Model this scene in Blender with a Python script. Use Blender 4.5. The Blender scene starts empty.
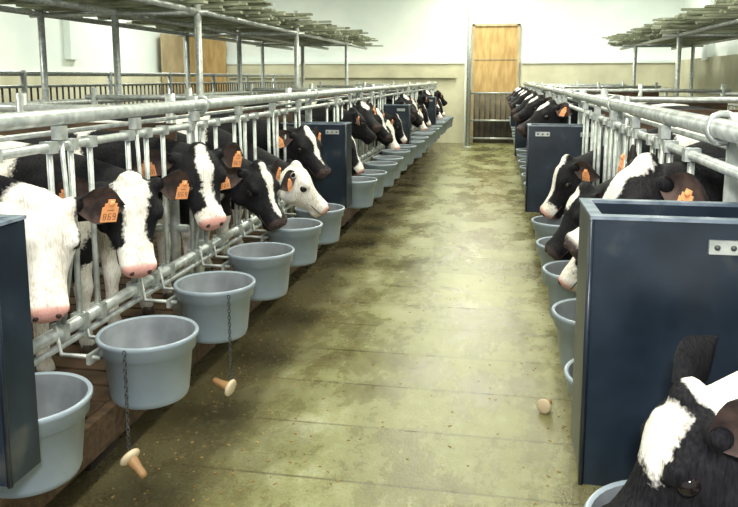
import bpy, math, random
from mathutils import Vector, Matrix, noise
random.seed(7)
scene = bpy.context.scene
R = random.uniform

# ------------------------------------------------------------------ materials
def new_mat(name):
    m = bpy.data.materials.new(name); m.use_nodes = True
    nt = m.node_tree; b = nt.nodes.get("Principled BSDF")
    return m, nt, b

def noisy(name, c1, c2, scale=8, rough=0.6, metal=0.0, bump=0.0, detail=5, stretch=None, c3=None, lo=.35, hi=.65):
    m, nt, b = new_mat(name)
    tc = nt.nodes.new("ShaderNodeTexCoord"); mp = nt.nodes.new("ShaderNodeMapping")
    if stretch: mp.inputs['Scale'].default_value = stretch
    n = nt.nodes.new("ShaderNodeTexNoise"); n.inputs['Scale'].default_value = scale; n.inputs['Detail'].default_value = detail
    r = nt.nodes.new("ShaderNodeValToRGB")
    r.color_ramp.elements[0].position = lo; r.color_ramp.elements[0].color = (*c1, 1)
    r.color_ramp.elements[1].position = hi; r.color_ramp.elements[1].color = (*c2, 1)
    if c3:
        e = r.color_ramp.elements.new(min(hi + .12, .99)); e.color = (*c3, 1)
    L = nt.links.new
    L(tc.outputs['Object'], mp.inputs['Vector']); L(mp.outputs[0], n.inputs['Vector'])
    L(n.outputs['Fac'], r.inputs[0]); L(r.outputs[0], b.inputs['Base Color'])
    b.inputs['Roughness'].default_value = rough; b.inputs['Metallic'].default_value = metal
    if bump:
        bp = nt.nodes.new("ShaderNodeBump"); bp.inputs['Strength'].default_value = bump; bp.inputs['Distance'].default_value = .01
        L(n.outputs['Fac'], bp.inputs['Height']); L(bp.outputs[0], b.inputs['Normal'])
    return m

M = {}
M['galv'] = noisy('galvanised_steel', (.34, .37, .36), (.55, .58, .55), 30, .38, .45)
M['galvd'] = noisy('painted_dark_steel', (.03, .035, .04), (.09, .09, .09), 20, .5, .3)
M['navy'] = noisy('navy_plastic', (.006, .012, .021), (.013, .023, .038), 7, .33, 0, .12, c3=(.05, .056, .06), detail=12, lo=.38, hi=.60)
M['navyrim'] = noisy('plastic_rim_highlight', (.08, .12, .16), (.20, .24, .29), 25, .45)  # paler rim colour paints a thin highlight on the trough's top edges
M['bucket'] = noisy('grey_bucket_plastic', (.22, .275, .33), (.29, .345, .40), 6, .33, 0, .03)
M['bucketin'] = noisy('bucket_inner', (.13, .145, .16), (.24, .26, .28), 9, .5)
M['wood'] = noisy('pen_wood', (.04, .024, .012), (.11, .065, .035), 6, .75, 0, .3, stretch=(1, 6, 6))
M['deck'] = noisy('deck_wood', (.05, .03, .015), (.14, .085, .045), 7, .8, 0, .3)
M['ply'] = noisy('plywood', (.40, .25, .09), (.55, .38, .16), 3, .6, 0, .05, stretch=(5, 1, 1))
M['plydull'] = noisy('plywood_dull', (.36, .28, .16), (.50, .40, .24), 3, .6, stretch=(5, 1, 1))
M['rack'] = noisy('weathered_slats', (.18, .20, .13), (.44, .46, .34), 5, .75, 0, .1)
M['white'] = noisy('white_wall_paint', (.78, .86, .83), (.88, .93, .88), 1.2, .6, 0, .02)
M['beige'] = noisy('cement_render', (.54, .52, .37), (.68, .66, .48), 2.2, .8, 0, .1)
M['ceil'] = noisy('ceiling_paint', (.62, .66, .58), (.72, .74, .66), 1.5, .8)
M['dark'] = noisy('dark_recess', (.02, .016, .012), (.06, .045, .03), 4, .8)
M['lowdoor'] = noisy('low_door_board', (.16, .13, .08), (.28, .23, .15), 4, .8)
M['eye'] = noisy('eye', (.006, .004, .004), (.012, .008, .008), 5, .08)
M['tag'] = noisy('ear_tag_orange', (.86, .34, .13), (.94, .43, .19), 12, .45)
M['ink'] = noisy('tag_ink', (.22, .08, .035), (.28, .11, .05), 12, .6)
M['nostril'] = noisy('nostril', (.03, .015, .012), (.05, .025, .02), 12, .5)
M['hoof'] = noisy('hoof', (.05, .04, .03), (.1, .08, .06), 12, .5)
M['cream'] = noisy('teat_rubber', (.60, .48, .32), (.72, .60, .42), 12, .5)
M['brownr'] = noisy('brown_rubber', (.28, .15, .06), (.4, .23, .1), 12, .5)
M['straw'] = noisy('straw', (.20, .12, .04), (.42, .28, .10), 40, .8)
M['earin'] = noisy('ear_inside', (.025, .016, .015), (.085, .052, .044), 30, .8)

def coat_mat(name, nosecol):
    m, nt, b = new_mat(name); L = nt.links.new
    a = nt.nodes.new("ShaderNodeAttribute"); a.attribute_name = "patch"
    s = nt.nodes.new("ShaderNodeAttribute"); s.attribute_name = "skin"
    tc = nt.nodes.new("ShaderNodeTexCoord")
    n = nt.nodes.new("ShaderNodeTexNoise"); n.inputs['Scale'].default_value = 90; n.inputs['Detail'].default_value = 4
    L(tc.outputs['Object'], n.inputs['Vector'])
    ma = nt.nodes.new("ShaderNodeMath"); ma.operation = 'MULTIPLY_ADD'
    L(n.outputs['Fac'], ma.inputs[0]); ma.inputs[1].default_value = .026; L(a.outputs['Fac'], ma.inputs[2])
    mr = nt.nodes.new("ShaderNodeMapRange")
    mr.inputs['From Min'].default_value = .008; mr.inputs['From Max'].default_value = .018
    L(ma.outputs[0], mr.inputs['Value'])
    # hair-like streak texture, stretched along the body's vertical
    n3 = nt.nodes.new("ShaderNodeTexNoise"); n3.inputs['Scale'].default_value = 190; n3.inputs['Detail'].default_value = 3
    mp3 = nt.nodes.new("ShaderNodeMapping"); mp3.inputs['Scale'].default_value = (1, 1, .22)
    L(tc.outputs['Object'], mp3.inputs['Vector']); L(mp3.outputs[0], n3.inputs['Vector'])
    n2 = nt.nodes.new("ShaderNodeTexNoise"); n2.inputs['Scale'].default_value = 12
    L(tc.outputs['Object'], n2.inputs['Vector'])
    av = nt.nodes.new("ShaderNodeMath"); av.operation = 'MULTIPLY_ADD'; av.inputs[1].default_value = .55
    L(n3.outputs['Fac'], av.inputs[0])
    av2 = nt.nodes.new("ShaderNodeMath"); av2.operation = 'MULTIPLY'; av2.inputs[1].default_value = .45
    L(n2.outputs['Fac'], av2.inputs[0]); L(av2.outputs[0], av.inputs[2])
    wr = nt.nodes.new("ShaderNodeValToRGB")
    wr.color_ramp.elements[0].position = .33; wr.color_ramp.elements[0].color = (.50, .44, .36, 1)
    wr.color_ramp.elements[1].position = .54; wr.color_ramp.elements[1].color = (.86, .83, .78, 1)
    L(av.outputs[0], wr.inputs[0])
    br = nt.nodes.new("ShaderNodeValToRGB")
    br.color_ramp.elements[0].position = .40; br.color_ramp.elements[0].color = (.004, .004, .006, 1)
    br.color_ramp.elements[1].position = .65; br.color_ramp.elements[1].color = (.018, .017, .020, 1)
    L(av.outputs[0], br.inputs[0])
    mx = nt.nodes.new("ShaderNodeMix"); mx.data_type = 'RGBA'
    L(mr.outputs[0], mx.inputs[0]); L(br.outputs[0], mx.inputs[6]); L(wr.outputs[0], mx.inputs[7])
    mx2 = nt.nodes.new("ShaderNodeMix"); mx2.data_type = 'RGBA'
    L(s.outputs['Fac'], mx2.inputs[0]); L(mx.outputs[2], mx2.inputs[6]); mx2.inputs[7].default_value = (*nosecol, 1)
    L(mx2.outputs[2], b.inputs['Base Color'])
    b.inputs['Roughness'].default_value = .7
    b.inputs['Specular IOR Level'].default_value = .16
    bp = nt.nodes.new("ShaderNodeBump"); bp.inputs['Strength'].default_value = .6; bp.inputs['Distance'].default_value = .006
    L(n3.outputs['Fac'], bp.inputs['Height']); L(bp.outputs[0], b.inputs['Normal'])
    return m
M['coat_pink'] = coat_mat('calf_coat_pink_nose', (.72, .38, .33))
M['coat_dark'] = coat_mat('calf_coat_dark_nose', (.07, .05, .05))

def floor_mat():
    m, nt, b = new_mat('wet_concrete_floor'); L = nt.links.new
    tc = nt.nodes.new("ShaderNodeTexCoord")
    mpf = nt.nodes.new("ShaderNodeMapping"); mpf.inputs['Scale'].default_value = (1.3, .8, 1); L(tc.outputs['Object'], mpf.inputs['Vector'])
    n = nt.nodes.new("ShaderNodeTexNoise"); n.inputs['Scale'].default_value = 1.7; n.inputs['Detail'].default_value = 12; n.inputs['Roughness'].default_value = .74
    L(mpf.outputs[0], n.inputs['Vector'])
    r = nt.nodes.new("ShaderNodeValToRGB"); cr = r.color_ramp
    cr.elements[0].position = .30; cr.elements[0].color = (.075, .062, .024, 1)
    cr.elements[1].position = .66; cr.elements[1].color = (.47, .48, .32, 1)
    e = cr.elements.new(.43); e.color = (.18, .17, .072, 1)
    e = cr.elements.new(.54); e.color = (.29, .295, .135, 1)
    L(n.outputs['Fac'], r.inputs[0])
    n2 = nt.nodes.new("ShaderNodeTexNoise"); n2.inputs['Scale'].default_value = 85; n2.inputs['Detail'].default_value = 8; n2.inputs['Roughness'].default_value = .7
    L(tc.outputs['Object'], n2.inputs['Vector'])
    r2 = nt.nodes.new("ShaderNodeValToRGB")
    r2.color_ramp.elements[0].position = .34; r2.color_ramp.elements[0].color = (.5, .45, .36, 1)
    r2.color_ramp.elements[1].position = .54; r2.color_ramp.elements[1].color = (1, 1, 1, 1)
    L(n2.outputs['Fac'], r2.inputs[0])
    mx = nt.nodes.new("ShaderNodeMix"); mx.data_type = 'RGBA'; mx.blend_type = 'MULTIPLY'; mx.inputs[0].default_value = .6
    L(r.outputs[0], mx.inputs[6]); L(r2.outputs[0], mx.inputs[7])
    bt = nt.nodes.new("ShaderNodeTexBrick"); bt.offset = 0
    bt.inputs['Scale'].default_value = 1; bt.inputs['Brick Width'].default_value = 60; bt.inputs['Row Height'].default_value = .40
    bt.inputs['Mortar Size'].default_value = .011; bt.inputs['Mortar Smooth'].default_value = .9
    bt.inputs['Color1'].default_value = (1, 1, 1, 1); bt.inputs['Color2'].default_value = (.82, .83, .80, 1); bt.inputs['Mortar'].default_value = (.25, .22, .16, 1)
    mp = nt.nodes.new("ShaderNodeMapping"); mp.inputs['Location'].default_value = (30, 0.1, 0)
    L(tc.outputs['Object'], mp.inputs['Vector']); L(mp.outputs[0], bt.inputs['Vector'])
    mx2 = nt.nodes.new("ShaderNodeMix"); mx2.data_type = 'RGBA'; mx2.blend_type = 'MULTIPLY'; mx2.inputs[0].default_value = .75
    L(mx.outputs[2], mx2.inputs[6]); L(bt.outputs['Color'], mx2.inputs[7])
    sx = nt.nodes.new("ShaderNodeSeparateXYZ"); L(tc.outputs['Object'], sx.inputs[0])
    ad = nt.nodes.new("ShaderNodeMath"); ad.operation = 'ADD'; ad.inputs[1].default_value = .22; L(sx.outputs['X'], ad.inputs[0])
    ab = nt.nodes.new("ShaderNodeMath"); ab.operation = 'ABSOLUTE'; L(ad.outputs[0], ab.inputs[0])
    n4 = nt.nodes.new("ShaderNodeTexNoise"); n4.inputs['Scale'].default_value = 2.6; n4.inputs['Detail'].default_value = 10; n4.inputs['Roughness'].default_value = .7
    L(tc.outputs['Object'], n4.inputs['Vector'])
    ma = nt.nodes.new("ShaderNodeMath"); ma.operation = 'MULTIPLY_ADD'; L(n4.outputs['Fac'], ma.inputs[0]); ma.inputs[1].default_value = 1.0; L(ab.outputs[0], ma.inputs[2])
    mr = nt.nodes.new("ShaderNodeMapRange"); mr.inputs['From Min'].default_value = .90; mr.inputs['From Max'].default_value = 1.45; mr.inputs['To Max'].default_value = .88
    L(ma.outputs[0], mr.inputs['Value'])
    mx3 = nt.nodes.new("ShaderNodeMix"); mx3.data_type = 'RGBA'; L(mr.outputs[0], mx3.inputs[0])  # shade along the fences painted into the floor colour as a brown band
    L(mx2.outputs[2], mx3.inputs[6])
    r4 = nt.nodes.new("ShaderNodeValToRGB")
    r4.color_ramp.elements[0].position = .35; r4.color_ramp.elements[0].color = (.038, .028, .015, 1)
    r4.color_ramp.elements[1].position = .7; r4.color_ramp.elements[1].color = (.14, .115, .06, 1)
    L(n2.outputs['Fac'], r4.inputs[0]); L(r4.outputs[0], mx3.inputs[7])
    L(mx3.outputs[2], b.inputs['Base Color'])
    rr = nt.nodes.new("ShaderNodeMapRange"); rr.inputs['From Min'].default_value = .40; rr.inputs['From Max'].default_value = .60
    rr.inputs['To Min'].default_value = .16; rr.inputs['To Max'].default_value = .40
    L(n.outputs['Fac'], rr.inputs['Value']); L(rr.outputs[0], b.inputs['Roughness'])
    bp = nt.nodes.new("ShaderNodeBump"); bp.inputs['Strength'].default_value = .25; bp.inputs['Distance'].default_value = .008
    L(n2.outputs['Fac'], bp.inputs['Height']); L(bp.outputs[0], b.inputs['Normal'])
    return m
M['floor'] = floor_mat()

# ------------------------------------------------------------------ mesh builder
class MB:
    def __init__(self):
        self.v = []; self.f = []; self.mi = []; self.sm = []; self.mats = []
    def mat(self, k):
        if k not in self.mats: self.mats.append(k)
        return self.mats.index(k)
    def add(self, vs, fs, k, smooth=False):
        o = len(self.v); i = self.mat(k)
        self.v += [Vector(p) for p in vs]
        for f in fs:
            self.f.append([o + a for a in f]); self.mi.append(i); self.sm.append(smooth)
    def box(self, c, s, k, rot=None):
        x, y, z = s[0] / 2, s[1] / 2, s[2] / 2
        vs = [Vector(p) for p in [(-x, -y, -z), (x, -y, -z), (x, y, -z), (-x, y, -z), (-x, -y, z), (x, -y, z), (x, y, z), (-x, y, z)]]
        if rot is not None: vs = [rot @ p for p in vs]
        vs = [p + Vector(c) for p in vs]
        self.add(vs, [(0, 3, 2, 1), (4, 5, 6, 7), (0, 1, 5, 4), (1, 2, 6, 5), (2, 3, 7, 6), (3, 0, 4, 7)], k)
    def bx(self, x0, x1, y0, y1, z0, z1, k):
        self.box(((x0 + x1) / 2, (y0 + y1) / 2, (z0 + z1) / 2), (abs(x1 - x0), abs(y1 - y0), abs(z1 - z0)), k)
    def rings(self, rs, k, smooth=True, closed=False, cap=True):
        n = len(rs[0]); vs = [p for r in rs for p in r]; fs = []
        m = len(rs)
        for i in range(m if closed else m - 1):
            a = i * n; b = ((i + 1) % m) * n
            for j in range(n):
                j2 = (j + 1) % n
                fs.append((a + j, a + j2, b + j2, b + j))
        if cap and not closed:
            c0 = sum((Vector(p) for p in rs[0]), Vector()) / n; c1 = sum((Vector(p) for p in rs[-1]), Vector()) / n
            vs = vs + [c0, c1]; i0 = len(vs) - 2; i1 = i0 + 1
            for j in range(n):
                j2 = (j + 1) % n
                fs.append((i0, j2, j)); fs.append((i1, (m - 1) * n + j, (m - 1) * n + j2))
        self.add(vs, fs, k, smooth)
    def tube(self, pts, r, k, n=10):
        pts = [Vector(p) for p in pts]
        rad = r if isinstance(r, (list, tuple)) else [r] * len(pts)
        rs = []
        for i, p in enumerate(pts):
            t = (pts[min(i + 1, len(pts) - 1)] - pts[max(i - 1, 0)]).normalized()
            u = Vector((0, 0, 1)) if abs(t.z) < .9 else Vector((1, 0, 0))
            a = t.cross(u).normalized(); b = a.cross(t).normalized()
            rs.append([p + a * rad[i] * math.cos(2 * math.pi * j / n) + b * rad[i] * math.sin(2 * math.pi * j / n) for j in range(n)])
        self.rings(rs, k)
    def lathe(self, prof, k, n=32, mtx=None, cap=False):
        rs = []
        for r, z in prof:
            ring = [Vector((r * math.cos(2 * math.pi * j / n), r * math.sin(2 * math.pi * j / n), z)) for j in range(n)]
            if mtx: ring = [mtx @ p for p in ring]
            rs.append(ring)
        self.rings(rs, k, cap=cap)
    def ell(self, c, r, k, mtx=None, n=12, m=8):
        rs = []
        for i in range(1, m):
            th = math.pi * i / m
            ring = [Vector((c[0] + r[0] * math.sin(th) * math.cos(2 * math.pi * j / n), c[1] + r[1] * math.sin(th) * math.sin(2 * math.pi * j / n), c[2] + r[2] * math.cos(th))) for j in range(n)]
            if mtx: ring = [mtx @ p for p in ring]
            rs.append(ring)
        self.rings(rs, k)
    def torus(self, c, R_, r, k, mtx=None, n=24, m=8, sy=1):
        rs = []
        for i in range(n):
            a = 2 * math.pi * i / n
            ring = []
            for j in range(m):
                b = 2 * math.pi * j / m
                p = Vector(((R_ + r * math.cos(b)) * math.cos(a), (R_ + r * math.cos(b)) * math.sin(a) * sy, r * math.sin(b)))
                if mtx: p = mtx @ p
                ring.append(p + Vector(c))
            rs.append(ring)
        self.rings(rs, k, closed=True)
    def mesh(self, name):
        me = bpy.data.meshes.new(name)
        me.from_pydata([tuple(p) for p in self.v], [], self.f)
        for k in self.mats: me.materials.append(M[k])
        me.polygons.foreach_set('material_index', self.mi)
        me.polygons.foreach_set('use_smooth', self.sm)
        me.update()
        return me
    def obj(self, name, loc=(0, 0, 0)):
        return place(name, self.mesh(name), loc)

def place(name, me, loc, rz=0, sc=(1, 1, 1)):
    o = bpy.data.objects.new(name, me); o.location = loc; o.rotation_euler = (0, 0, rz); o.scale = sc
    scene.collection.objects.link(o); return o

# ------------------------------------------------------------------ room
XL, XR, YE, YB, HC = -7.0, 3.6, 15.8, -2.5, 3.7
LF, RF = -1.28, 0.50         # fence planes
DECK = .25
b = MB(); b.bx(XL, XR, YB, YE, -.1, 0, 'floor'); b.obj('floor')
b = MB(); b.bx(XL - .2, XR + .2, YB, YE + .2, HC, HC + .1, 'ceil')
b.obj('ceiling')
b = MB(); b.bx(XL - .2, XR + .2, YE, YE + .2, 0, HC, 'white'); b.obj('wall_end')
b = MB(); b.bx(XL - .2, XL, YB, YE, 0, HC, 'white')
for y in (3, 7, 11, 15): b.bx(XL, XL + .12, y - .15, y + .15, 1.7, HC, 'white')
b.obj('wall_left')
b = MB(); b.bx(XR, XR + .2, YB, YE, 0, HC, 'white')
for y in (3, 6.5, 10, 13.5): b.bx(XR - .12, XR, y - .15, y + .15, 1.7, HC, 'white')
b.obj('wall_right')
b = MB()
b.bx(XL, -.75, YE - .12, YE, 0, 1.70, 'beige'); b.bx(.45, XR, YE - .12, YE, 0, 1.70, 'beige')
b.bx(XL, -.75, YE - .16, YE, 1.70, 1.76, 'white'); b.bx(.45, XR, YE - .16, YE, 1.70, 1.76, 'white')
b.obj('trim_1')
b = MB(); b.bx(XL, XL + .1, YB, YE - .16, 0, 1.45, 'beige'); b.obj('trim_2')
b = MB(); b.bx(XR - .1, XR, YB, YE - .16, 0, 1.75, 'beige'); b.obj('trim_3')
b = MB()
b.bx(-.54, .34, YE - .06, YE - .01, 1.10, 2.48, 'ply')
b.bx(-.54, .34, YE - .075, YE - .06, 1.78, 1.80, 'plydull')
b.bx(-.54, .34, YE - .03, YE - .01, 0.5, 1.10, 'lowdoor')
b.bx(-.54, .34, YE - .03, YE - .01, 0.0, .5, 'dark')
b.bx(-.60, -.54, YE - .1, YE - .01, 0, 2.53, 'plydull'); b.bx(.34, .40, YE - .1, YE - .01, 0, 2.53, 'plydull')
b.bx(-.60, .40, YE - .1, YE - .01, 2.48, 2.53, 'plydull')
b.obj('door_1')
b = MB()
for z in (.12, .5, 1.08): b.tube([(-.62, YE - .25, z), (.44, YE - .25, z)], .022, 'galv')
for i in range(9): b.tube([(-.52 + i * .11, YE - .25, .12), (-.52 + i * .11, YE - .25, 1.08)], .015, 'galvd', 6)
b.bx(-.66, -.6, YE - .28, YE - .22, 0, 1.15, 'galvd'); b.bx(.42, .47, YE - .28, YE - .22, 0, 1.15, 'galvd')
b.obj('aisle_end_gate')
b = MB(); b.tube([(-.61, 14.6, 0), (-.61, 14.6, HC)], .04, 'galv', 12); b.lathe([(.1, 0), (.1, .02), (.05, .03)], 'galv', 16, Matrix.Translation((-.61, 14.6, 0)), True); b.obj('steel_column')
b = MB(); b.bx(-6.9, -6.05, YE - .30, YE - .26, 0, 2.45, 'ply'); b.bx(-6.9, -6.05, YE - .26, YE - .2, .3, .4, 'plydull'); b.bx(-6.9, -6.05, YE - .26, YE - .2, 2., 2.1, 'plydull'); b.obj('plywood_board')
b = MB(); b.bx(XL + .14, XL + .18, 14.0, 15.0, 0, 2.3, 'plydull'); b.bx(XL + .1, XL + .14, 14.1, 14.2, 0, 2.3, 'plydull'); b.obj('plywood_board')
b = MB(); b.bx(-6.0, -.9, YE - .2, YE - .16, 1.40, 1.52, 'beige'); b.obj('trim_4')

# ------------------------------------------------------------------ positions
lb = [1.47, 1.92, 2.43, 2.96, 3.50, 4.05] + [5.15 + .53 * i for i in range(6)] + [8.60 + .53 * i for i in range(6)] + [12.05 + .53 * i for i in range(5)]
rb = [1.20, 1.88, 2.36, 2.88, 3.40, 3.92] + [5.25 + .53 * i for i in range(6)] + [8.70 + .53 * i for i in range(6)] + [12.1 + .53 * i for i in range(5)]
lbox = [(1.22, .10), (4.68, .2), (8.10, .2), (11.5, .2)]
rbox = [(1.50, .2), (4.75, .2), (8.20, .2), (11.6, .2)]

# ------------------------------------------------------------------ pens
def deck(x0, x1, name, edge):
    b = MB(); y = -1.0
    while y < 15.0:
        b.bx(x0, x1, y, y + .105, DECK - .04, DECK, 'deck'); y += .125
    b.bx(edge - .02, edge + .02, -1, 15.0, DECK - .13, DECK - .005, 'wood')
    for xx in (x0 + .1, (x0 + x1) / 2, x1 - .1):
        yy = -.8
        while yy < 15:
            b.bx(xx - .05, xx + .05, yy, yy + .2, 0, DECK - .04, 'dark'); yy += 1.5
    b.obj(name)
deck(-3.05, LF - .08, 'pen_deck', LF - .06)
deck(RF + .08, 2.5, 'pen_deck', RF + .06)

def fence(X, slots, boxes, posts, side):
    b = MB(); y0, y1 = .2, 15.0
    b.tube([(X, y0, 1.285), (X, y1, 1.285)], .024, 'galv', 12)
    b.tube([(X, y0, 1.20), (X, y1, 1.20)], .014, 'galv', 8)
    b.tube([(X, y0, .645), (X, y1, .645)], .020, 'galv', 10)
    b.tube([(X, y0, .60), (X, y1, .60)], .011, 'galv', 8)
    ys = set()
    for i, s in enumerate(slots):
        for d in (-.12, .12): ys.add(round(s + d, 3))
        if i + 1 < len(slots) and slots[i + 1] - s < .7: ys.add(round((s + slots[i + 1]) / 2, 3))
    for y in sorted(ys):
        if any(a - .06 < y < a + w + .06 for a, w in boxes): continue
        b.tube([(X, y, .60), (X, y, 1.20)], .0095, 'galv', 7)
        b.box((X, y, 1.20), (.04, .03, .035), 'galv'); b.box((X, y, .645), (.048, .026, .048), 'galv')
    for s in slots:
        if any(a - .06 < s + .17 < a + w + .06 for a, w in boxes): continue
        b.tube([(X + .012 * side, s + .12, .66), (X + .012 * side, s + .19, .9), (X + .012 * side, s + .16, 1.24)], .007, 'galv', 6)
        b.box((X + .01 * side, s + .16, 1.240), (.028, .04, .04), 'galv')
    for y in posts:
        b.tube([(X - .045 * side, y, DECK), (X - .045 * side, y, 1.32)], .025, 'galv', 12)
        b.torus((X - .01 * side, y, 1.285), .034, .008, 'galv', Matrix.Rotation(math.pi / 2, 4, 'X'), 14, 6)
        b.box((X - .045 * side, y, .645), (.08, .065, .055), 'galv')
    b.tube([(X - .05 * side, y0, 1.235), (X - .05 * side, y1, 1.235)], .009, 'galv', 6)
    b.obj('feeding_fence')
lslots = [y + .29 for y in lb]; rslots = [y + .24 if y > 1.5 else 1.22 for y in rb]
fence(LF, lslots, lbox, [1.25, 3.0, 4.95, 6.65, 8.35, 10.1, 11.75, 13.5, 14.9], 1)
fence(RF, rslots, rbox, [.5, 1.78, 3.35, 5.0, 6.7, 8.45, 10.1, 11.85, 13.5, 14.9], -1)

def divider(y, xa, xb, brown=True):
    b = MB()
    for z in (1.26, .5, .72, .95): b.tube([(xa, y, z), (xb, y, z)], .019, 'galv', 8)
    if brown: b.bx(min(xa, xb) + .03, max(xa, xb) - .03, y - .035, y - .02, 1.06, 1.20, 'wood')
    for f in (.04, .5, .96):
        x = xa + (xb - xa) * f; b.tube([(x, y, DECK), (x, y, 1.33)], .024, 'galv', 8)
    b.obj('pen_divider')
for y in (3.02, 4.86, 8.27, 11.7, 14.95): divider(y, LF - .1, -2.98)
for y in (1.79, 4.93, 8.38, 11.82, 14.95): divider(y, RF + .1, 2.45)

def back_fence(X, ztop, brown, step=.13, dark=False):
    b = MB()
    b.tube([(X, -.5, ztop), (X, 15, ztop)], .024, 'galv', 8)
    b.tube([(X, -.5, ztop - .12), (X, 15, ztop - .12)], .014, 'galv', 8)
    b.tube([(X, -.5, .5), (X, 15, .5)], .018, 'galv', 8)
    y = -.4
    while y < 15:
        b.tube([(X, y, .5), (X, y, ztop - .12)], .010, 'galvd' if dark else 'galv', 5); y += step
    if brown: b.bx(X - .03, X - .015, -.5, 15, .3, .95, 'wood')
    y = 0
    while y < 15.1:
        b.tube([(X, y, 0), (X, y, ztop + .03)], .028, 'galv', 8); y += 1.5
    b.obj('pen_back_rail')
back_fence(-3.12, 1.22, True)
back_fence(2.57, 1.22, True)
back_fence(-4.3, 1.44, False, .1, True)
b = MB()
b.bx(-4.42, -4.36, -.5, 15, 0, 1.0, 'beige'); b.obj('pen_low_wall')

# ------------------------------------------------------------------ overhead slatted racks
def rack(xa, xb, z, ya, yb, cols, ys, name='overhead_slatted_rack'):
    b = MB()
    for x in cols:
        b.tube([(x, ya, z - .05), (x, yb, z - .05)], .025, 'galv', 8)
        for y in ys: b.tube([(x, y, 0), (x, y, z + .22)], .03, 'galv', 10)
    for y in ys: b.tube([(xa, y, z - .06), (xb, y, z - .06)], .022, 'galv', 8)
    for layer in range(4):
        y = ya + R(0, .1)
        while y < yb:
            off = R(-.16, .16); rot = Matrix.Rotation(R(-.05, .05), 3, 'Z') @ Matrix.Rotation(R(-.02, .02), 3, 'Y')
            b.box(((xa + xb) / 2 + off, y, z + .0 + layer * .045), (abs(xb - xa) + R(-.2, .25), R(.05, .09), .022), 'rack', rot)
            y += R(.13, .26)
        for xx in (xa * .8 + xb * .2, xa * .2 + xb * .8):
            b.bx(xx - .03, xx + .03, ya, yb, z + .012 + layer * .045, z + .034 + layer * .045, 'rack')
    b.obj(name)
rack(-2.4, -4.05, 2.0, 4.2, 13.6, (-2.5, -3.25, -3.95), (5.8, 8.8, 11.8))
rack(2.0, 3.25, 1.98, 4.8, 14.2, (2.2, 3.1), (6.7, 9.7, 12.7))

# ------------------------------------------------------------------ buckets
def bucket_mesh(side):
    b = MB()
    out = [(.0, -.195), (.100, -.195), (.110, -.190), (.115, -.176), (.129, -.045), (.139, -.042), (.141, -.012), (.147, -.008), (.149, .002), (.145, .008), (.137, .004)]
    b.lathe(out, 'bucket', 40)
    inn = [(.137, .004), (.132, -.02), (.111, -.175), (.0, -.18)]
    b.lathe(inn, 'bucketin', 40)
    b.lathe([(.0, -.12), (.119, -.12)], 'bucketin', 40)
    for s in (-1, 1):
        b.tube([(-side * .115, s * .075, -.055), (-side * .24, s * .075, -.055), (-side * .255, s * .075, .03)], .007, 'galv', 6)
    b.box((-side * .142, 0, -.058), (.012, .19, .030), 'galv')
    return b.mesh('feeding_bucket')
BL = bucket_mesh(1); BR = bucket_mesh(-1)
for i, y in enumerate(lb):
    place('feeding_bucket', BL, (-1.10 if i == 0 else -1.02 + R(-.01, .01), y, .635 if i == 0 else .65 + R(-.01, .01)), 0)
for i, y in enumerate(rb):
    place('feeding_bucket', BR, (.31 if i < 1 else .335, y, .635 + R(-.01, .01)), 0)

def chain_teat(x, y, z0, z1, rot):
    b = MB(); z = z0; i = 0
    while z > z1:
        mt = Matrix.Rotation(math.pi / 2, 4, 'X')
        if i % 2: mt = Matrix.Rotation(math.pi / 2, 4, 'Z') @ mt
        mt = Matrix.Scale(1.5, 4, (0, 0, 1)) @ mt
        b.torus((0, 0, z), .0050, .0014, 'galvd', mt, 8, 5); z -= .0125; i += 1
    teat(b, Matrix.Translation((0, 0, z1 - .01)) @ rot)
    b.obj('chain_with_teat', (x, y, 0))
def teat(b, mt):
    b.lathe([(0, -.004), (.026, -.004), (.031, 0), (.031, .007), (.022, .012), (.017, .014)], 'cream', 24, mt)
    b.lathe([(.017, .014), (.015, .028), (.012, .045), (.0115, .066), (.008, .075), (0, .077)], 'brownr', 18, mt)
chain_teat(-1.01, 1.92 - .154, .64, .345, Matrix.Rotation(math.radians(125), 4, (.4, 1, 0)))
chain_teat(-.915, 2.43 - .118, .64, .315, Matrix.Rotation(math.radians(-75), 4, (.2, 1, 0)))
b = MB(); teat(b, Matrix.Translation((0, 0, .031)) @ Matrix.Rotation(math.radians(65), 4, 'Z') @ Matrix.Rotation(math.radians(94), 4, 'Y')); b.obj('rubber_teat', (.215, 2.95, 0))

# ------------------------------------------------------------------ feed troughs
def trough_mesh(w, d, h, br):
    b = MB(); t = .022
    x0, x1 = -w / 2, w / 2
    b.bx(x0, x1, 0, t, 0, h, 'navy')
    b.bx(x0, x1, d - t, d, 0, h, 'navy')
    b.bx(x0, x0 + t, t, d - t, 0, h - .004, 'navy'); b.bx(x1 - t, x1, t, d - t, 0, h - .004, 'navy')
    b.bx(x0 + t, x1 - t, t, d - t, .22, .245, 'navy')
    b.bx(x0 - .003, x1 + .003, -.004, t + .002, h, h + .007, 'navyrim'); b.bx(x0 - .003, x1 + .003, d - t, d + .003, h, h + .007, 'navyrim')
    b.bx(x0 - .003, x0 + t, t + .002, d - t, h, h + .007, 'navyrim'); b.bx(x1 - t, x1 + .003, t + .002, d - t, h, h + .007, 'navyrim')
    for x in (x0, x1): b.tube([(x, 0, 0), (x, 0, h)], .006, 'navy', 8)
    for bx_ in br:
        b.bx(bx_ - .045, bx_ + .045, -.008, 0, h - .062, h - .034, 'galv')
        for q in (-.03, 0, .03):
            b.ell((bx_ + q, -.010, h - .048), (.006, .005, .006), 'galvd', None, 8, 5)
    return b.mesh('feed_trough')
TM = trough_mesh(.46, .2, .56, (-.14, .14)); TN = trough_mesh(.50, .10, .54, (-.1,))
TR = trough_mesh(.56, .22, .58, (-.01,))
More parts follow.
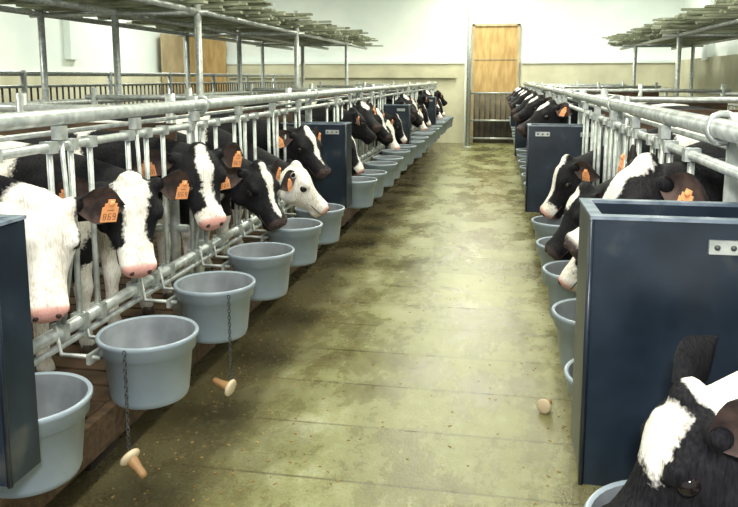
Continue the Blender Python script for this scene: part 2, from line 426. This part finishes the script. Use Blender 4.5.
for i, (y, d) in enumerate(lbox):
    if i == 0: place('feed_trough', TN, (-.965 - .25, y, .57))
    else: place('feed_trough', TM, (-1.0 - .23, y, .53))
for i, (y, d) in enumerate(rbox):
    if i == 0: place('feed_trough', TR, (.192 + .28, y, .535))
    else: place('feed_trough', TM, (.19 + .23, y, .53))

# ------------------------------------------------------------------ straw litter
b = MB()
for i in range(1300):
    if random.random() < .6: x = LF + abs(random.gauss(0, .34)) - .0
    elif random.random() < .6: x = RF - abs(random.gauss(0, .2))
    else: x = R(-1.2, .4)
    y = R(1.4, 9); s = R(.004, .014)
    b.box((x, y, .0015), (s, R(.003, .007), .003), 'straw', Matrix.Rotation(R(0, 3.14), 3, 'Z'))
b.obj('straw_litter')

# ------------------------------------------------------------------ calves
def frame_mtx(P, d, roll=0):
    d = Vector(d).normalized(); up = Vector((0, 0, 1))
    z = (up - up.dot(d) * d).normalized(); y = z.cross(d).normalized()
    m = Matrix(((d.x, y.x, z.x, P[0]), (d.y, y.y, z.y, P[1]), (d.z, y.z, z.z, P[2]), (0, 0, 0, 1)))
    return m @ Matrix.Rotation(roll, 4, 'X')

def ellring(c, t, side, hw, hh, n=20, e=1.0):
    t = t.normalized(); s = (side - side.dot(t) * t).normalized(); u = t.cross(s).normalized()
    out = []
    for j in range(n):
        a = 2 * math.pi * j / n; ca, sa = math.cos(a), math.sin(a)
        out.append(c + s * hw * math.copysign(abs(ca) ** e, ca) + u * hh * math.copysign(abs(sa) ** e, sa))
    return out

def calf_mesh(seed, P, d, face='blaze', bias=0.0, roll=0, nose='pink', voxel=.013, neckwhite=False, tags=(1, 1), hs=1.08, eardroop=.45, earback=False):
    BS = 1.13
    H = frame_mtx(P, d, roll) @ Matrix.Scale(hs, 4); Hi = H.inverted()
    b = MB(); Yv = Vector((0, 1, 0))
    k = 'coat_' + nose
    def B(x, y, z): return Vector(((x + .25) * BS - .30, y * BS, z * BS))
    secs = [(-1.10, .68, .05, .07), (-1.06, .67, .12, .13), (-.96, .655, .15, .155), (-.86, .645, .16, .165), (-.72, .62, .17, .18), (-.58, .60, .175, .195), (-.44, .605, .155, .195), (-.34, .62, .13, .175), (-.26, .63, .10, .14), (-.21, .63, .06, .08)]
    b.rings([ellring(B(x, 0, z), Vector((1, 0, 0)), Yv, hw * BS, hh * BS, 24, .9) for x, z, hw, hh in secs], k)
    b.ell(B(-.42, 0, .78), (.10, .045, .045), k); b.ell(B(-.94, .09, .77), (.05, .035, .03), k); b.ell(B(-.94, -.09, .77), (.05, .035, .03), k)
    base = B(-.40, 0, .67); Pv = Vector(P); dv = Vector(d).normalized()
    endp = Pv + H.to_3x3() @ Vector((0.00, 0, -.015))
    mid = (base + endp) / 2 + Vector((.02, 0, .04)); mid.y = endp.y * .35
    pts = []; N = 8
    for i in range(N + 1):
        t = i / N; pts.append(base * (1 - t) ** 2 + mid * 2 * t * (1 - t) + endp * t * t)
    rs = []
    for i, p in enumerate(pts):
        t = i / N; tv = (pts[min(i + 1, N)] - pts[max(i - 1, 0)])
        rs.append(ellring(p, tv, Yv, .125 * (1 - t) + .072 * t, .185 * (1 - t) ** 1.2 + .09 * (1 - (1 - t) ** 1.2), 20))
    b.rings(rs, k)
    for s in (-1, 1):
        def leg(pr):
            b.tube([B(x, y * s, z) for x, y, z, r in pr], [r * BS for x, y, z, r in pr], k, 12)
        leg([(-.36, .10, .60, .085), (-.35, .105, .46, .062), (-.345, .10, .30, .036), (-.34, .10, .25, .036), (-.345, .10, .20, .026), (-.345, .10, .09, .023), (-.34, .10, .055, .03), (-.33, .10, .028, .027)])
        leg([(-.92, .10, .62, .115), (-.86, .11, .48, .085), (-.92, .105, .37, .052), (-.99, .10, .29, .036), (-.985, .10, .25, .032), (-.96, .10, .10, .024), (-.955, .10, .055, .03), (-.945, .10, .028, .027)])
    b.tube([B(-1.08, 0, .75), B(-1.14, 0, .68), B(-1.155, 0, .50), B(-1.15, .01, .38), B(-1.15, .01, .30)], [.024, .02, .017, .026, .012], k, 8)
    hsx = [(-.05, .045, -.080, .060), (-.02, .074, -.098, .080), (.015, .092, -.106, .093), (.05, .096, -.110, .096), (.085, .084, -.108, .090), (.115, .066, -.098, .077), (.145, .050, -.084, .064), (.175, .041, -.072, .056), (.205, .036, -.065, .054), (.235, .033, -.060, .055), (.258, .024, -.050, .050), (.272, .008, -.036, .032)]
    rs = []
    for x, top, bot, hw in hsx:
        zc = (top + bot) / 2; hh = (top - bot) / 2; ring = []
        for j in range(28):
            a = 2 * math.pi * j / 28; ca, sa = math.cos(a), math.sin(a)
            w = hw * (1 if sa > -.1 else (1 + (sa + .1) * .35))
            ring.append(H @ Vector((x, w * math.copysign(abs(ca) ** .85, ca), zc + hh * math.copysign(abs(sa) ** .88, sa))))
        rs.append(ring)
    b.rings(rs, k)
    for s in (-1, 1):
        b.ell((.080, s * .076, .046), (.034, .020, .020), k, H)
        b.ell((.05, s * .068, -.05), (.055, .032, .048), k, H)
        b.ell((.246, s * .032, .006), (.026, .023, .025), k, H)
        b.ell((-.004, s * .085, .048), (.024, .028, .026), k, H)
    b.ell((-.01, 0, .086), (.035, .040, .022), k, H)
    b.ell((.225, 0, -.060), (.036, .034, .017), k, H)
    raw = b.mesh('raw'); tmp = bpy.data.objects.new('tmp', raw); scene.collection.objects.link(tmp)
    rm = tmp.modifiers.new('r', 'REMESH'); rm.mode = 'VOXEL'; rm.voxel_size = voxel; rm.use_smooth_shade = True
    sm = tmp.modifiers.new('s', 'SMOOTH'); sm.factor = .5; sm.iterations = 3
    dg = bpy.context.evaluated_depsgraph_get(); dg.update()
    ev = bpy.data.meshes.new_from_object(tmp.evaluated_get(dg), depsgraph=dg)
    bpy.data.objects.remove(tmp)
    o = MB(); o.mat(k)
    o.v = [v.co.copy() for v in ev.vertices]
    for p in ev.polygons: o.f.append(list(p.vertices)); o.mi.append(0); o.sm.append(True)
    for s in (-1, 1):
        for x in (-.33, -.945):
            for q in (-.016, .016):
                c = B(x, s * .10 + q, 0); c.z = 0
                o.lathe([(.0, 0), (.024, 0), (.021, .03), (.016, .045), (0, .048)], 'hoof', 10, Matrix.Translation(c))
    for s in (-1, 1):
        base = Vector((-.006, s * .090, .048))
        if earback:
            ed = Vector((-.85, s * .75, .02)).normalized(); nf0 = Vector((.25, s * .9, .35))
        else:
            ed = Vector((-.15, s * 1.0, -eardroop)).normalized(); nf0 = Vector((.55, 0, .6))
        nf = (nf0 - nf0.dot(ed) * ed).normalized(); ac = ed.cross(nf).normalized()
        if ac.z < 0: ac = -ac
        prof = [.018, .030, .042, .050, .052, .047, .036, .019, .004]; L_ = .145; nv = 7
        fr = []; bk = []
        for i, w in enumerate(prof):
            u = i / (len(prof) - 1)
            cen = base + ed * L_ * u + Vector((0, 0, -.02)) * u * u
            for j in range(nv):
                vv = -1 + 2 * j / (nv - 1)
                cup = .022 * (vv * vv) * (1 - .6 * u) - .008 * (1 - u)
                p = cen + ac * w * vv + nf * cup
                fr.append(H @ (p + nf * .003)); bk.append(H @ (p - nf * .004 * (1 - .3 * abs(vv))))
        def grid(vs, flip):
            fs = []
            for i in range(len(prof) - 1):
                for j in range(nv - 1):
                    a = i * nv + j; q = (a, a + 1, a + nv + 1, a + nv); fs.append(q[::-1] if flip else q)
            return fs
        o.add(fr, grid(fr, False), 'earin', True); o.add(bk, grid(bk, True), k, True)
        rim = []
        for i in range(len(prof) - 1):
            rim.append((i * nv, (i + 1) * nv)); rim.append((i * nv + nv - 1, (i + 1) * nv + nv - 1))
        rv = fr + bk; nn = len(fr)
        o.add(rv, [(a, b_, b_ + nn, a + nn) for a, b_ in rim], k, True)
        if tags[0 if s < 0 else 1]:
            tc_ = base + ed * .092 + nf * .020 + ac * (-.026)
            rot = Matrix((nf, ed, ac)).transposed()
            Ht = H @ Matrix.Translation(tc_) @ rot.to_4x4() @ Matrix.Scale(.9, 4)
            o2 = MB(); o2.box((0, 0, 0), (.003, .054, .046), 'tag'); o2.box((0, 0, .029), (.003, .040, .012), 'tag'); o2.box((0, 0, .041), (.003, .022, .012), 'tag')
            digits = ((-.016, '8'), (0, '6'), (.016, '9'))
            for a in (-1, 1):
                for yy, dg_ in digits:
                    if dg_ != '9': o2.box((a * .0019, yy - .004, -.010), (.0006, .002, .009), 'ink')
                    if dg_ != '6': o2.box((a * .0019, yy + .004, -.002), (.0006, .002, .009), 'ink')
                    o2.box((a * .0019, yy - .004, -.002), (.0006, .002, .009), 'ink'); o2.box((a * .0019, yy + .004, -.010), (.0006, .002, .009), 'ink')
                    for zz in (.003, -.006, -.015): o2.box((a * .0019, yy, zz), (.0006, .008, .0018), 'ink')
                o2.box((a * .0019, 0, .014), (.0006, .022, .002), 'ink')
            for kk in ('tag', 'ink'):
                fs = [f for f, mi in zip(o2.f, o2.mi) if o2.mats[mi] == kk]
                o.add([Ht @ p for p in o2.v], fs, kk)
            o.ell((.004, 0, .036), (.005, .009, .009), 'tag', Ht, 10, 6)
    for s in (-1, 1):
        o.ell((.086, s * .083, .022), (.021, .013, .017), 'eye', H, 14, 10)
        o.ell((.266, s * .026, .006), (.009, .0085, .011), 'nostril', H, 10, 8)
        o.tube([H @ Vector((.268, s * .004, -.032)), H @ Vector((.252, s * .043, -.031)), H @ Vector((.215, s * .052, -.029)), H @ Vector((.180, s * .053, -.026))], .0022, 'nostril', 5)
    me = o.mesh('calf')
    pa = me.attributes.new('patch', 'FLOAT', 'POINT'); sk = me.attributes.new('skin', 'FLOAT', 'POINT')
    off = Vector((seed * 7.3, seed * 3.1, seed * 1.7)); pv = []; sv = []
    for i, v in enumerate(o.v):
        bm_ = (noise.noise(v * 2.6 + off) + .25 * noise.noise(v * 6 + off) + bias) * .3
        if v.z < .30: bm_ = max(bm_, (.30 - v.z))
        if v.x > -.40 and v.z > .4: bm_ = bm_ * .3 + (.1 if neckwhite else -.1) * min(1, (v.x + .40) * 5)
        hl = Hi @ v; sk_ = 0
        if hl.x > (-.08 if not earback else -.2) and abs(hl.y) < .27 and abs(hl.z) < .19 and hl.x < .34:
            x, y, z = hl; ay = abs(y)
            wob = .014 * noise.noise(Vector((x, y, z)) * 22 + off)
            if face == 'white': fm = .088 - ay
            elif face == 'broad': fm = .043 + .012 * math.sin(x * 22 + seed) - ay * (1 if x < .18 else .7) + wob
            elif face == 'blaze': fm = .026 - .12 * abs(x - .05) - ay + wob
            elif face == 'blazeM': fm = max(.030 - .10 * abs(x - .06) - ay, x - .205) + wob
            elif face == 'star': fm = .038 - math.hypot((x - .05) * .8, y * 1.1) + wob
            elif face == 'starL': fm = .052 - math.hypot((x - .07) * .9, (y - .015)) + wob
            elif face == 'half': fm = (.03 - y * 1.0 if x < .16 else .04) + wob
            else: fm = -.05
            if face in ('broad', 'white'): fm = min(fm, math.hypot(x - .086, (ay - .083) * 1.2, z - .022) - (.034 if face == 'broad' else .022))
            if z < -.03 and face not in ('white', 'half', 'broad'): fm = min(fm, .02 + z)
            if ay > .105: fm = -.05
            w = max(0, min(1, (hl.x + .08) / .07))
            if earback and ay > .085: w = 1
            bm_ = bm_ * (1 - w) + fm * w
            if x > .243 and ay < .07: sk_ = min(1, (x - .243) / .012) if z > -.036 else .35
        pv.append(bm_); sv.append(sk_)
    pa.data.foreach_set('value', pv); sk.data.foreach_set('value', sv)
    me.update()
    return me

def put_left(me, y): return place('calf', me, (LF, y, DECK), 0)
def put_right(me, y): return place('calf', me, (RF, y, DECK), math.pi)

put_left(calf_mesh(1, (.03, 0, .77), (.34, -.42, -.84), 'white', .75, 0, 'pink', .009, hs=1.08), 1.76)
put_left(calf_mesh(2, (.03, 0, .755), (.36, -.42, -.83), 'broad', .35, 0, 'pink', .009, hs=1.08), 2.25)
put_left(calf_mesh(3, (.05, 0, .80), (.45, -.40, -.78), 'blazeM', .2, .05, 'pink', .009, hs=1.08), 2.76)
put_left(calf_mesh(4, (.11, 0, .67), (.60, -.28, -.75), 'blaze', .0, 0, 'dark', .010, hs=1.04), 3.28)
put_left(calf_mesh(5, (.14, 0, .60), (.72, .25, -.65), 'half', .2, .1, 'pink', .011, hs=1.05), 3.80)
var = [
    calf_mesh(11, (.05, 0, .76), (.65, -.3, -.65), 'blaze', -.1, 0, 'dark', .015),
    calf_mesh(12, (.08, 0, .66), (.6, .1, -.8), 'blazeM', .0, 0, 'pink', .015),
    calf_mesh(13, (.02, 0, .84), (.7, -.5, -.45), 'star', -.1, 0, 'dark', .015),
    calf_mesh(14, (.07, 0, .62), (.6, -.2, -.75), 'broad', .0, 0, 'pink', .015),
    calf_mesh(15, (.04, 0, .80), (.6, .4, -.5), 'none', -.05, 0, 'dark', .015),
    calf_mesh(16, (.10, 0, .88), (.8, .3, -.35), 'star', .1, 0, 'dark', .015, eardroop=.2),
]
put_left(var[0], 4.34)
for i, y in enumerate(lb[6:]): put_left(var[(i * 3 + 1) % 5], y + .24)
# right row: local x is toward the aisle (world -X), local y is world -Y
put_right(calf_mesh(21, (.13, .03, .575), (.64, .06, -.74), 'starL', .30, .05, 'dark', .008, True, (0, 1), hs=.98, earback=True), 1.22)
put_right(calf_mesh(22, (.06, .02, .84), (.78, .12, -.58), 'broad', -.1, -.15, 'dark', .010, tags=(1, 1), hs=1.08, eardroop=.2), 2.10)
put_right(var[3], 2.62); put_right(calf_mesh(23, (.08, 0, .62), (.62, .1, -.68), 'star', .0, 0, 'dark', .012), 3.12)
put_right(var[1], 3.90)
for i, y in enumerate(rb[6:]): put_right(var[(5, 0, 2, 5, 4)[i % 5]], y + .24)

# ------------------------------------------------------------------ lamps
def area(name, loc, size, size_y, power, rot=(0, 0, 0), col=(1, 1, 1)):
    l = bpy.data.lights.new(name, 'AREA'); l.shape = 'RECTANGLE'; l.size = size; l.size_y = size_y; l.energy = power; l.color = col
    o = bpy.data.objects.new(name, l); o.location = loc; o.rotation_euler = rot; scene.collection.objects.link(o); return o
for y in (1.0, 4.5, 8.0, 11.5, 14.2):
    area('ceiling_lamp', (-.4, y, 3.55), .5, 1.8, 95 if y < 12 else 120, col=(1, .99, .80))
for y in (2.5, 7.5, 12.5):
    area('ceiling_lamp', (-5.0, y, 3.55), .5, 1.8, 125, col=(.98, 1, .93))
    area('ceiling_lamp', (2.2, y + 1, 3.55), .4, 1.8, 70, col=(.98, 1, .93))
area('camera_flash', (.05, -.15, 1.75), .2, .15, 40, (math.radians(80), 0, math.radians(12)))
w = bpy.data.worlds.new('world'); scene.world = w; w.use_nodes = True
w.node_tree.nodes['Background'].inputs[0].default_value = (.95, .97, .95, 1)
w.node_tree.nodes['Background'].inputs[1].default_value = .8

# ------------------------------------------------------------------ camera
cd = bpy.data.cameras.new('camera'); cam = bpy.data.objects.new('camera', cd); scene.collection.objects.link(cam)
cd.sensor_width = 36; cd.lens = 36 * 720 / 738; cd.shift_y = -74.5 / 738; cd.clip_start = .02
cam.location = (0, 0, 1.4); cam.rotation_euler = (math.radians(82), 0, math.radians(10.2))
scene.camera = cam
scene.view_settings.view_transform = 'Standard'
scene.view_settings.exposure = 0.03
